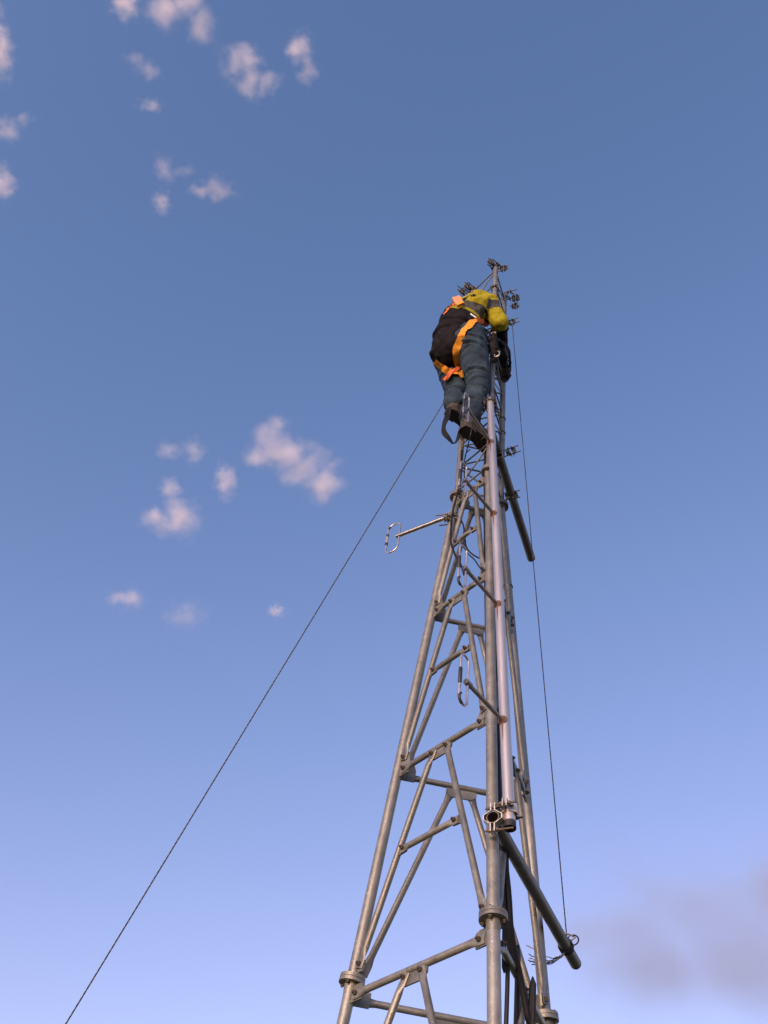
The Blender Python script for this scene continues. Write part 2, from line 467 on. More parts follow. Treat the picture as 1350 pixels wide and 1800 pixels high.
for (jy, ex, ey, hl) in ((781, 823, 720, .225), (907, 818, 845, .225), (1067, 818, 1000, .235), (1271, 821, 1200, .222)):
    J = on_pole(jy); E = at_h(ex, ey, J.z); d = (E - J).normalized()
    arm = obj('dipole_arm', tube([J + d * RP * .5, E + d * .004], .0082, 12), M_ALUD, ant)
    s, b = frame(d, pd)
    obj('weld_collar', tube([J + d * (RP - .004), J + d * (RP + .004), J + d * (RP + .009)], .013, 14, rr=[.0175, .0125, .0085]), M_RUST, arm)
    obj('rust_patch', tube([J + d * (RP - .0035) - pd * (0.0), J + d * (RP + .0008)], .0195, 16), M_RUST, arm)
    e2 = V((0, 0, 1)); w = .048
    C = E + d * (w / 2 - .004)
    path = stadium(C, d, e2, w, hl, .022)
    lp = obj('dipole_loop', tube(path, .0046, 8, closed=True), M_LOOP, ant)
    o = C + d * (w / 2)
    obj('feed_sleeve', tube([o - e2 * .034, o - e2 * .03, o + e2 * .034, o + e2 * .038], .0072, 10, rr=[.005, .0072, .0072, .005]), M_BLK, lp)
    obj('feed_sleeve', tube([C + d * (w / 2 - .022 + .022 * math.cos(a)) + e2 * (-(hl / 2 - .022) + .022 * math.sin(a)) for a in (0.9, .3, -.2, -.6, -1.0, -1.4)], .0058, 8), M_BLK, lp)
    obj('end_boss', join(tube([E - d * .022, E + d * .010], .0112, 12)), M_ALUD, arm)
    # drip stain under the weld
    st = tube([J + d * (RP - .0001) - pd * .012, J + d * (RP + .0004) - pd * .05, J + d * (RP - .0006) - pd * .10], .004, 6, rr=[.0032, .0022, .0008])
    obj('rust_streak', st, M_RUST, arm)

# ------------------------------------------------------------------ small dipole on the left
hb_ = 3.93
ps, pe = at_h(790, 907.5, hb_), at_h(697, 943, hb_)
bd = (pe - ps).normalized()
sm = thing('dipole_antenna', ps, 'small shiny boom with one oval dipole loop on the left leg', 'antenna')
obj('boom', pipe(ps - bd * .02, pe, .0118, .002, 18), M_BOOM, sm)
C = pe + bd * .022
lp = obj('dipole_loop', tube(stadium(C, bd, Z, .076, .232, .036, 8), .0048, 10, closed=True), M_LOOP, sm)
o = C + bd * .038
obj('feed_sleeve', tube([o - Z * .028, o + Z * .028], .0075, 10), M_CLAMP2, lp)
for s in (-1, 1): obj('feed_ring', tube([o + Z * s * .034 - Z * .007, o + Z * s * .034 + Z * .007], .0085, 10), M_BLK, lp)
obj('feed_ring', tube([C + bd * (.002 + .036 * math.cos(a)) + Z * (.080 + .036 * math.sin(a)) for a in (.25, .5, .75)], .0068, 8), M_BLK, lp)
cA = leg(-1, 3.93)
clamp('bright clamp holding the small dipole boom on the left leg', cA, leg(-1, 4.0) - leg(-1, 3.9), ABn * .6 - AB, RL, .050, .036, (-.04, .085), M_CLAMP2, (ps + bd * .012, bd, .0125), k=.9)

# ------------------------------------------------------------------ the other clamps
clamp('double clamp joining the long pipe and the antenna pole foot to the front leg', pA + dA * .012, dA, V((dA.y, -dA.x, 0)), .0225, .052, .030, (-.030, .068), M_CLAMP2,
      (on_pole(1425), pd, RP), k=1)
tC = (leg(1, HU) - pU).dot(dU)
clamp('clamp halfway along the shorter right-hand pipe', pU + dU * (tC + .01), dU, V((dU.y, -dU.x, 0)), .0235, .05, .034, (-.085, .05), M_CLAMP)
clamp('empty spare clamp on the right leg above the shorter pipe', leg(1, 4.60) + BCn * .055, BC, Z * .25 + BCn, .020, .05, .034, (-.05, .055), M_CLAMP)
clamp('clamp at the rope top on the right leg beside the worker', leg(1, 6.19) + BCn * .050 + BC * .02, BC, Z * .2 + BCn, .018, .048, .034, (-.05, .055), M_CLAMP)
clamp('cluster clamp at the very top of the right leg', leg(1, 6.57) + BCn * .045, Z, BCn, .0185, .05, .05, (-.06, .06), M_CLAMP, (leg(1, 6.50) + BCn * .085, BC, .018))
clamp('hanging clamp just under the right leg tip', leg(1, 6.42) + BCn * .075 + BC * .02, BC, BCn + Z * .4, .017, .045, .034, (-.03, .03), M_CLAMP)
clamp('cluster clamp crowning the front leg, highest point of the tower', leg(0, 6.58), Z, ABn, RU, .046, .036, (-.05, .06), M_CLAMP, (leg(0, 6.58) + ABn * .05, AB, .016))
clamp('clamp hanging off the right side of the front leg tip', leg(0, 6.52) + BCn * .058, BC, BCn, .018, .05, .036, (-.06, .04), M_CLAMP)
clamp('clamp ring on the front leg just under its tip', leg(0, 6.23), Z, BCn, RU, .042, .03, (-.03, .045), M_CLAMP)
clamp('cluster clamp crowning the left leg above the yellow shoulder', leg(-1, 6.55), Z, ABn, RU, .048, .04, (-.06, .07), M_CLAMP, (leg(-1, 6.55) + ABn * .05, AB, .017))
clamp('lower clamp beside the left leg tip', leg(-1, 6.46) + ABn * .075 - AB * .02, AB, ABn, .018, .046, .036, (-.05, .05), M_CLAMP)
clamp('clamp holding the antenna pole top against the front leg', leg(0, 4.74), Z, pt - leg(0, 4.713), RU, .046, .032, (-.035, .12), M_CLAMP, (pt - pd * .03, pd, RP))
clamp('small clamp on the front leg left of the antenna pole top', leg(0, 4.70) + ABn * .055 - AB * .02, Z, AB, .015, .04, .036, (-.045, .045), M_CLAMP2)

# ------------------------------------------------------------------ ropes
M_ROPE = mat('dark_rope_fibre', (.012, .012, .016), .8, 0, (.03, .03, .035), 400, .3)
M_ROPEW = mat('pale_rope_fibre', (.30, .285, .25), .85, 0, (.40, .38, .33), 300, .3)
M_ROPEB = mat('blue_rope_fibre', (.015, .03, .16), .8)
def helix(pts, rad, pitch, ph, per=7):
    out = []; s, b = frame(pts[1] - pts[0]); acc = 0
    L = sum((pts[k + 1] - pts[k]).length for k in range(len(pts) - 1))
    n = max(8, int(L / pitch * per)); seg = [0]
    for k in range(len(pts) - 1): seg.append(seg[-1] + (pts[k + 1] - pts[k]).length)
    j = 0
    for k in range(n + 1):
        d = L * k / n
        while j < len(pts) - 2 and seg[j + 1] < d: j += 1
        t = (d - seg[j]) / max(1e-9, seg[j + 1] - seg[j]); p = pts[j].lerp(pts[j + 1], t)
        a = 2 * math.pi * d / pitch + ph
        out.append(p + (s * math.cos(a) + b * math.sin(a)) * rad)
    return out
def sag(p, q, amt, n=24):
    return [p.lerp(q, k / n) - Z * amt * 4 * (k / n) * (1 - k / n) for k in range(n + 1)]
def rope(name, pts, label, r=.0025):
    t = thing(name, pts[0], label, 'rope')
    obj('strand', tube(pts, r, 8), M_ROPE, t)
    obj('strand', tube(helix(pts, r * .72, .021, 0), r * .38, 5), M_ROPEW, t)
    return t
rt = at_h(900.5, 571, 6.16)
kn = at_h(996.5, 1650, HA + .03)
rr_ = rope('rope', sag(rt, kn, .012), 'thin twisted rope hanging from the mast top to the long pipe end', .0024)
kd = pA + dA * ((kn - pA).dot(dA))
up_ = Z
sd_ = V((dA.y, -dA.x, 0))
coil = []
for k in range(64):
    a = 2 * math.pi * k / 16
    coil.append(kd + dA * (-.012 + .0068 * k / 16) + (sd_ * math.cos(a) + up_ * math.sin(a)) * .0262)
obj('knot', tube(coil, .0034, 6), M_ROPE, rr_)
obj('knot', tube([kd + up_ * (.030 + .016 * math.sin(a)) + sd_ * (.014 + .022 * math.cos(a)) + dA * .012 * math.sin(2 * a) for a in [k * .42 for k in range(30)]], .0034, 6), M_ROPEW, rr_)
obj('knot', tube([kd + up_ * (.022 + .020 * math.cos(a)) + sd_ * (.028 + .022 * math.sin(a)) for a in [k * .3 for k in range(20)]], .003, 6), M_ROPE, rr_)
# frayed tail drifting to the left
tp = kd - up_ * .024
for k, (ey, ex, m_) in enumerate(((1662, 926, M_ROPEW), (1678, 929, M_ROPE), (1684, 930, M_ROPEW), (1688, 928, M_ROPEW), (1695, 934, M_ROPEB), (1690, 931, M_ROPE))):
    e = at_y(ex, ey, kd.y - .02 + .015 * (k % 3))
    mid = at_y(972 - 3 * (k % 2), 1690 + (ey - 1684) * .25, kd.y - .01)
    m2 = at_y(952, 1688 + (ey - 1682) * .6, kd.y - .01 + .008 * (k % 2))
    pts = spline([tp, mid, m2, e], 8)
    pts = [p + V((noise.noise(p * 90 + V((k, 0, 0))), noise.noise(p * 90 + V((9, k, 0))), noise.noise(p * 90 + V((3, 3, k))))) * .004 for p in pts]
    obj('frayed_end', tube(pts, .002, 6), m_, rr_)
r2 = leg(-1, 5.42) + V((-.02, -.005, 0))
e2_ = ray(115, 1800) * 3.1
far = r2 + (e2_ - r2) * ((GZ + .05 - r2.z) / (e2_.z - r2.z))
rl = rope('rope', sag(r2, far, .004, 30), 'long twisted rope running down to the lower left from behind the worker', .0027)
obj('tie_loop', tube([leg(-1, 5.42) + V((math.cos(a), math.sin(a), .1 * a / 6)) * (RU + .003) for a in [k * .4 for k in range(34)]], .0028, 6), M_ROPE, rl)
peg = thing('ground_peg', (far.x, far.y, GZ), 'steel peg in the grass holding the long left rope', 'peg')
obj('shaft', tube([V((far.x + .03, far.y, GZ - .1)), V((far.x - .02, far.y, GZ + .12))], .009, 8), M_ROD, peg)
obj('head', tube([V((far.x - .02, far.y, GZ + .12)), V((far.x - .024, far.y, GZ + .135))], .018, 10), M_ROD, peg)

# ------------------------------------------------------------------ coaxial cables
def cable(ctrl, r, label, group=None):
    o = obj('coaxial_cable', tube(spline(ctrl, 8), r, 8), M_CABLE)
    return tag(o, label, 'cable', group)
def inside(dx, dy, h, f=0): c = leg(0, h); return c + V((dx, dy, 0))
cable([inside(.030, .045, 4.4), inside(.028, .045, 3.8), inside(.030, .05, 3.2), inside(.034, .05, 2.6), inside(.036, .055, 2.0), at_y(893, 1560, 2.93), at_y(899, 1640, 2.95), at_y(915, 1720, 2.98), at_y(930, 1800, 3.0), at_y(935, 1840, 3.0), V((.60, 3.08, GZ + .32))], .0105, 'thickest black cable running down behind the front leg', 'black cables inside the tower')
cable([inside(.018, .05, 4.6), inside(.018, .052, 3.6), inside(.021, .055, 2.6), at_y(888, 1480, 2.96), at_y(891, 1600, 2.97), at_y(899, 1700, 3.0), at_y(908, 1800, 3.02), V((.56, 3.1, GZ + .32))], .0095, 'middle black cable of the bundle behind the front leg', 'black cables inside the tower')
cable([inside(-.020, .05, 4.5), inside(-.012, .05, 3.7), inside(-.008, .05, 3.0), inside(.002, .05, 2.3), at_y(884, 1560, 2.93), at_y(886, 1700, 2.95), at_y(889, 1820, 2.96), V((.53, 3.05, GZ + .32))], .0075, 'thinner black cable peeping out left of the front leg', 'black cables inside the tower')
# feeder loop from the small dipole
a0 = ps + V((.005, -.02, .01))
cable([at_y(812, 792, 3.20), at_y(808, 850, 3.20), at_y(796, 898, 3.19), at_y(793, 925, 3.18), at_y(792.5, 952, 3.17), at_y(800, 975, 3.14), at_y(810, 993, 3.10), at_y(816, 1010, 3.0)], .0058, 'black feeder cable curving down along the left leg past the small boom clamp')
cable([at_y(793, 907, 3.20), at_y(805, 907, 3.20), at_y(814, 922, 3.19), at_y(817, 945, 3.18), at_y(820, 962, 3.17), at_y(830, 974, 3.14), at_y(845, 982, 3.10), at_y(858, 984, 3.08)], .0040, 'thin black cable looping from the small dipole to the front leg')
cable([at_y(815, 955, 3.18), at_y(822, 972, 3.17), at_y(834, 984, 3.14), at_y(843, 997, 3.10), at_y(855, 1010, 3.06)], .0034, 'shortest thin black cable hanging below the small dipole boom')
cable([at_y(826, 790, 3.05), at_y(818, 800, 3.02), at_y(816, 830, 2.98), at_y(818, 850, 2.86), at_y(821, 852, 2.80)], .0030, 'thin black lead at the second dipole loop from the top')
cable([at_y(846, 722, 2.98), at_y(833, 735, 2.95), at_y(828, 760, 2.93), at_y(822, 785, 3.0), at_y(816, 812, 3.1)], .0030, 'thin black lead dangling in front of the right boot')
# black tape ties round the right leg
for h, lb in ((4.95, 'upper thin black tie round the right leg beside the antenna pole top'), (4.80, 'lower thin black tie round the right leg beside the antenna pole top'), (3.52, 'thin black tie round the right leg beside the third dipole arm')):
    c = leg(1, h); rr0 = RU if h > H2 else RL
    o = obj('cable_tie', tube([c + V((math.cos(a), math.sin(a), .08 * math.sin(a))) * (rr0 + .002) for a in [k * 2 * math.pi / 18 for k in range(18)]], .0028, 6, closed=True), M_BLK)
    tag(o, lb, 'cable tie', 'ties on the right leg')

# ------------------------------------------------------------------ the worker
A0 = leg(-1, 5.0); A0.z = 0
def PL(u, m, z): return A0 + AB * u + ABn * m + V((0, 0, z))      # u: to his right, m: backwards from the mast face, z: height above the eye
def ell(c, r, rot=None, n=14):
    c = PL(*c); vs_, fs = [], []
    ax = (AB, ABn, Z)
    for i in range(n + 1):
        th = math.pi * i / n
        for k in range(2 * n):
            ph = math.pi * k / n
            d = V((math.sin(th) * math.cos(ph) * r[0], math.sin(th) * math.sin(ph) * r[1], math.cos(th) * r[2]))
            if rot is not None: d = rot @ d
            vs_.append(c + ax[0] * d.x + ax[1] * d.y + ax[2] * d.z)
    for i in range(n):
        for k in range(2 * n):
            k2 = (k + 1) % (2 * n)
            fs.append((i * 2 * n + k, (i + 1) * 2 * n + k, (i + 1) * 2 * n + k2, i * 2 * n + k2))
    return vs_, fs
def limb(p, q, r1, r2, n=16):
    """tapered round-ended limb"""
    p, q = PL(*p), PL(*q); d = (q - p); L = d.length; d.normalize()
    pts, rr = [], []
    for k in range(6):
        a = math.pi / 2 * (1 - k / 6); pts.append(p - d * r1 * math.sin(a)); rr.append(max(1e-4, r1 * math.cos(a)))
    for k in range(7):
        t = k / 6; pts.append(p + d * L * t); rr.append(r1 + (r2 - r1) * t)
    for k in range(1, 7):
        a = math.pi / 2 * k / 6; pts.append(q + d * r2 * math.sin(a)); rr.append(max(1e-4, r2 * math.cos(a)))
    return tube(pts, r1, n, rr=rr)
def fuse(parts, voxel, smooth=4):
    """melt overlapping solids into one continuous surface"""
    vs_, fs = join(*parts)
    me = bpy.data.meshes.new('tmp'); me.from_pydata([tuple(v) for v in vs_], [], fs); me.update()
    o = bpy.data.objects.new('tmp', me); COL.objects.link(o)
    md = o.modifiers.new('r', 'REMESH'); md.mode = 'VOXEL'; md.voxel_size = voxel
    if smooth:
        ms = o.modifiers.new('s', 'SMOOTH'); ms.iterations = smooth; ms.factor = .5
    dg = bpy.context.evaluated_depsgraph_get(); ev = o.evaluated_get(dg); m2 = ev.to_mesh()
    out = ([m2.vertices[k].co.copy() for k in range(len(m2.vertices))], [tuple(p.vertices) for p in m2.polygons])
    nrm = [v.normal.copy() for v in m2.vertices]
    ev.to_mesh_clear(); bpy.data.objects.remove(o); bpy.data.meshes.remove(me)
    return out, nrm
def lpos(v):
    d = v - A0; return d.dot(AB), d.dot(ABn), v.z
def folds(vf, nrm, amp, scale, stretch=(1, 1, 1), ridged=True):
    vs_, fs = vf; out = []
    for v, n in zip(vs_, nrm):
        u, m, z = lpos(v); p = V((u * stretch[0], m * stretch[1], z * stretch[2])) * scale
        a = noise.fractal(p, .7, 2.1, 3)
        if ridged: a = .45 - abs(a) * 1.6
        out.append(v + n * amp * a)
    return out, fs

per = thing('person', PL(.15, .12, 4.38), 'worker in yellow and black jacket, jeans and orange harness clinging near the mast top', 'person')

hipR, kneR, ankR = (.232, .182, 5.28), (.222, .085, 4.915), (.203, .118, 4.50)
hipL, kneL, ankL = (.065, .215, 5.29), (.028, .070, 5.03), (.092, .158, 4.76)
shR, elR, wrR = (.285, .110, 5.755), (.334, .042, 5.600), (.215, -.100, 5.61)
shL, elL, wrL = (.035, .130, 5.775), (-.035, .040, 5.58), (.005, -.03, 5.72)

# body (skin) - one continuous figure from head to toes
def hand_parts(w, d_pl, curl_pl, thumb_pl, g=0.):
    """palm, four curled fingers, thumb; directions in local (u, m, z)"""
    w = V(w); d = V(d_pl).normalized(); c = V(curl_pl).normalized(); s = d.cross(c).normalized(); out = []
    k0 = w + d * .085
    for f in (-1.5, -.5, .5, 1.5): out.append(limb(tuple(w + s * f * .008), tuple(k0 + s * f * .020), .015 + g, .0125 + g, 10))
    for f, L in ((-1.5, .8), (-.5, 1.0), (.5, .96), (1.5, .75)):
        p = k0 + s * f * .021; L *= .040
        q = p + d * L * .8 + c * L * .5; r = q + c * L * .85 - d * L * .1; t = r + c * L * .35 - d * L * .55
        out += [limb(tuple(p), tuple(q), .0100 + g, .0092 + g, 10), limb(tuple(q), tuple(r), .0092 + g, .0085 + g, 10), limb(tuple(r), tuple(t), .0085 + g, .0075 + g, 10)]
    th = V(thumb_pl).normalized(); p = w + d * .028 + s * .026
    q = p + s * .020 + d * .026 + th * .010; t = q + d * .022 + c * .022
    out += [limb(tuple(p), tuple(q), .0125 + g, .0105 + g, 10), limb(tuple(q), tuple(t), .0105 + g, .008 + g, 10)]
    return out
head_c = (.185, .075, 5.88)
HR = Matrix.Rotation(R_(38), 3, 'X') @ Matrix.Identity(3)          # head bowed towards the mast
def hd(x, y, z):                     # head-local: x right, y back, z up
    d = HR @ V((x, y, z)); return (head_c[0] + d.x, head_c[1] + d.y, head_c[2] + d.z)
head_parts = [ell(head_c, (.074, .092, .108), HR), ell(hd(0, -.03, -.06), (.054, .055, .058), HR),
              limb(hd(0, -.088, .012), hd(0, -.108, -.026), .011, .015, 10),                      # nose
              ell(hd(0, -.088, -.062), (.026, .012, .008), HR, 8), ell(hd(0, -.086, -.074), (.022, .011, .008), HR, 8),   # lips
              ell(hd(0, -.070, -.100), (.026, .022, .018), HR, 8)]                                  # chin
for s in (-1, 1):
    head_parts += [ell(hd(s * .078, .012, -.006), (.010, .020, .034), HR, 8), limb(hd(s * .014, -.086, .030), hd(s * .046, -.076, .030), .010, .008, 8)]
bd_parts = head_parts + [
    limb((.18, .16, 5.78), hd(0, .01, -.06), .058, .055), limb((.155, .195, 5.36), (.165, .195, 5.55), .095, .090), limb((.165, .195, 5.55), (.17, .165, 5.70), .10, .10),
    limb(shL, shR, .06, .06), limb(shR, elR, .052, .042), limb(elR, wrR, .042, .030), limb(shL, elL, .052, .042), limb(elL, wrL, .042, .030),
    limb(hipR, kneR, .075, .054), limb(kneR, ankR, .052, .034), limb(hipL, kneL, .075, .054), limb(kneL, ankL, .052, .034), ell((.150, .190, 5.28), (.14, .09, .09)),
    limb((ankR[0], .105, 4.460), (ankR[0] - .01, -.04, 4.445), .030, .026), limb((ankL[0], .130, 4.722), (ankL[0] - .01, -.02, 4.705), .030, .026)]
HANDS = ((wrR, (-.40, -.9, -.10), (-.8, .3, -.1), (0, 0, 1)), (wrL, (.15, -.75, .5), (.9, -.1, .0), (0, 0, 1)))
for h_ in HANDS: bd_parts += hand_parts(*h_)
M_SKIN = mat('skin', (.42, .22, .15), .55, 0, (.50, .27, .19), 30)
body_vf, _ = fuse(bd_parts, .0065, 2)
body = obj('body', body_vf, M_SKIN, per)
# dark work gloves
M_GLOVE = mat('dark_glove', (.014, .013, .014), .75, 0, (.035, .030, .028), 40, .3)
for h_ in HANDS:
    gv_, gn_ = fuse(hand_parts(*h_, .0030), .0045, 1); obj('glove', gv_, M_GLOVE, per)
# eyes and hair
M_EYE = mat('eye', (.75, .74, .72), .2); M_IRIS = mat('iris', (.05, .035, .02), .2)
for s in (-1, 1):
    ey_ = obj('eye', ell(hd(s * .031, -.080, .008), (.012, .012, .012), None, 8), M_EYE, per)
    obj('iris', ell(hd(s * .031, -.0895, .008), (.0055, .004, .0055), None, 6), M_IRIS, ey_)
M_HAIR = mat('short_dark_hair', (.02, .014, .010), .6, 0, (.04, .028, .02), 200, .6)
hv, hn = fuse([ell(hd(0, .014, .022), (.079, .092, .098), HR), ell(hd(0, .055, -.02), (.066, .050, .060), HR)], .007, 1)
hair = obj('hair', folds(hv, hn, .006, 60), M_HAIR, per)

def attr(o, name, vals):
    at = o.data.attributes.new(name, 'FLOAT', 'POINT'); at.data.foreach_set('value', vals)

# --- trousers
jv, jn = fuse([ell((.150, .195, 5.275), (.160, .118, .115)), ell((.248, .180, 5.315), (.085, .100, .12)),
               limb(hipR, kneR, .104, .074), limb(kneR, (ankR[0], ankR[1], 4.575), .072, .056), limb((ankR[0], ankR[1], 4.60), (ankR[0], ankR[1] + .002, 4.545), .058, .062),
               limb(hipL, kneL, .106, .078), limb(kneL, (ankL[0], ankL[1] + .002, 4.835), .074, .058), limb((ankL[0], ankL[1], 4.86), (ankL[0], ankL[1] + .004, 4.770), .058, .062)], .008, 4)
jn0 = jn
def crease(vf, nrm, lines):
    """pulled-in creases: (point, direction across, half width, depth, reach)"""
    out = []
    for v, n in zip(vf[0], nrm):
        q = V(lpos(v)); dsp = 0.
        for p, d, w, dep, reach in lines:
            r = q - V(p); f = max(0., 1 - r.length / reach)
            if f > 0:
                x = r.dot(V(d).normalized()) / (w * .85) + 1.1 * noise.noise(q * 9)
                dsp += f * dep * 1.15 * (-math.exp(-x * x) + .75 * math.exp(-(x - 1.7) ** 2) + .4 * math.exp(-(x + 1.8) ** 2))
        out.append(v + n * dsp)
    return out, vf[1]
jv = folds(jv, jn, .007, 6.0, (1.1, 1.1, 1.25))
jv = crease(jv, jn, [((.27, .27, 5.16), (.25, 0, 1), .012, .012, .16), ((.20, .27, 5.11), (-.2, 0, 1), .012, .010, .13), ((.29, .20, 5.22), (.5, 0, 1), .010, .009, .13),
                     ((.25, .15, 4.95), (.1, 0, 1), .012, .011, .13), ((.22, .15, 4.87), (-.25, 0, 1), .010, .010, .12), ((.27, .15, 4.80), (.3, 0, 1), .012, .008, .12),
                     ((.21, .18, 4.66), (.1, 0, 1), .011, .011, .11), ((.20, .18, 4.60), (-.15, 0, 1), .010, .010, .10), ((.20, .24, 4.99), (-.4, 0, 1), .010, .007, .10),
                     ((.05, .25, 5.10), (.2, 0, 1), .013, .012, .15), ((.04, .22, 4.98), (-.3, 0, 1), .012, .012, .13), ((.08, .22, 4.86), (.1, 0, 1), .010, .010, .11)])
M_JEAN = mat('blue_denim', (.007, .014, .027), .85, 0, (.040, .070, .098), 9, .25, spec=.2, bscale=220, detail=6)
jeans = obj('jeans', jv, M_JEAN, per)

# --- jacket
jk = [limb((.145, .212, 5.42), (.165, .200, 5.62), .134, .134), limb((.165, .200, 5.62), (.185, .165, 5.75), .134, .112),
      limb((.095, .205, 5.66), (.255, .165, 5.69), .108, .100),
      limb(shL, shR, .088, .090), ell((.235, .140, 5.815), (.105, .092, .085)), ell((.13, .150, 5.835), (.08, .07, .06)),
      limb(shR, elR, .072, .050), limb((.314, .068, 5.650), (.335, .032, 5.585), .050, .055), limb(elR, (.225, -.088, 5.609), .056, .046),
      limb(shL, elL, .082, .066), limb(elL, (.0, -.015, 5.69), .062, .048),
      ell((.180, .272, 5.43), (.100, .062, .115)), ell((.155, .285, 5.32), (.09, .05, .10)),
      # the tail of the jacket hangs over his left hip
      limb((.125, .235, 5.40), (.105, .240, 5.235), .125, .115), limb((.090, .265, 5.28), (.080, .275, 5.195), .072, .060), limb((.15, .240, 5.38), (.165, .245, 5.20), .100, .080),
      ell((.070, .315, 5.185), (.05, .035, .020))]
kv, kn_ = fuse(jk, .008, 4)
kv = folds(kv, kn_, .012, 5.0, (1.3, 1.2, 1.3))
# sharper crumples on the thin sleeve and yoke
_kv2 = []
for v, n in zip(kv[0], kn_):
    q = V(lpos(v)); f = max(0., min(1., (q.z - 5.5) / .12)) * max(0., min(1., (q.x - .16) / .08))
    a_ = noise.fractal(V((q.x * 1.2, q.y * 1.4, q.z * .7)) * 9, 1.0, 2.0, 1)
    _kv2.append(v + n * f * .011 * (.35 - abs(a_) * 1.6))
kv = (_kv2, kv[1])
kv = crease(kv, kn_, [((.16, .34, 5.45), (.5, 0, 1), .014, .014, .18), ((.10, .33, 5.36), (.2, 0, 1), .015, .013, .16), ((.15, .33, 5.58), (-.3, 0, 1), .015, .012, .18),
                      ((.30, .13, 5.70), (-.6, 0, .8), .012, .013, .12), ((.27, .18, 5.80), (1, 0, .3), .012, .012, .11),
                      ((.22, .21, 5.83), (1, 0, .1), .012, .011, .10), ((.12, .33, 5.26), (1, 0, .3), .016, .012, .15)])
mj = bpy.data.materials.new('two_tone_work_jacket'); mj.use_nodes = True; nt = mj.node_tree; b = nt.nodes['Principled BSDF']
b.inputs['Roughness'].default_value = .9; b.inputs['Specular IOR Level'].default_value = .12
def an(nm):
    a = nt.nodes.new('ShaderNodeAttribute'); a.attribute_name = nm; return a.outputs['Fac']
def mixc(fac, A, B):
    m = nt.nodes.new('ShaderNodeMix'); m.data_type = 'RGBA'; nt.links.new(fac, m.inputs['Factor'])
    for k, x in (('A', A), ('B', B)):
        if isinstance(x, tuple): m.inputs[k].default_value = (*x, 1)
        else: nt.links.new(x, m.inputs[k])
    return m.outputs['Result']
def step(sock, lo=.47, hi=.53):
    m = nt.nodes.new('ShaderNodeMapRange'); m.inputs['From Min'].default_value = lo; m.inputs['From Max'].default_value = hi; nt.links.new(sock, m.inputs[0]); return m.outputs[0]
tcj = nt.nodes.new('ShaderNodeTexCoord'); nzj = nt.nodes.new('ShaderNodeTexNoise'); nzj.inputs['Scale'].default_value = 14; nzj.inputs['Detail'].default_value = 5
nt.links.new(tcj.outputs['Object'], nzj.inputs['Vector'])
yel = mixc(nzj.outputs['Fac'], (.21, .185, .012), (.37, .33, .026)); blk = mixc(nzj.outputs['Fac'], (.006, .006, .008), (.016, .015, .018)); grey = mixc(nzj.outputs['Fac'], (.045, .045, .048), (.085, .085, .085))
c1 = mixc(step(an('yellow')), blk, yel); c2 = mixc(step(an('band')), c1, grey); nt.links.new(c2, b.inputs['Base Color'])
nb = nt.nodes.new('ShaderNodeTexNoise'); nb.inputs['Scale'].default_value = 160; nt.links.new(tcj.outputs['Object'], nb.inputs['Vector'])
bp = nt.nodes.new('ShaderNodeBump'); bp.inputs['Strength'].default_value = .3; bp.inputs['Distance'].default_value = .003; nt.links.new(nb.outputs['Fac'], bp.inputs['Height']); nt.links.new(bp.outputs[0], b.inputs['Normal'])
jacket = obj('jacket', kv, mj, per)
def sstep(x, w=.03): return max(0., min(1., .5 + x / w * .5))
ya, ba = [], []
pSh, pEl, pWr = V(shR), V(elR), V((.225, -.088, 5.609))
for v in kv[0]:
    q = V(lpos(v))
    d1 = (pEl - pSh); t1 = max(-.5, min(1.2, (q - pSh).dot(d1) / d1.length_squared)); e1 = (q - pSh - d1 * max(0, min(1, t1))).length
    d2 = (pWr - pEl); t2 = max(-.3, min(1.2, (q - pEl).dot(d2) / d2.length_squared)); e2 = (q - pEl - d2 * max(0, min(1, t2))).length
    arm = e1 < .095 or e2 < .080
    yoke = q.z + .35 * (q.x - .15) - .10 * (q.y - .2) - 5.690
    y_ = max(sstep(yoke), min(sstep(yoke + .125, .012), sstep(-.098 - yoke, .012)) * (1. if q.x > .16 else 0.)); bnd = 0.
    if arm and q.x > .25:
        s_ = t1 if e1 < e2 else 1 + t2
        y_ = sstep(1.30 - s_, .2) if s_ > .7 else y_
        bnd = min(sstep(s_ - .22, .2), sstep(.60 - s_, .2))
    ya.append(y_); ba.append(bnd)
    # grey-black band across the shoulder blade, below the yoke
    if not arm: ba[-1] = max(ba[-1], min(sstep(-yoke), sstep(yoke + .10)) * sstep(q.x - .13, .06) * .9)
attr(jacket, 'yellow', ya); attr(jacket, 'band', ba)

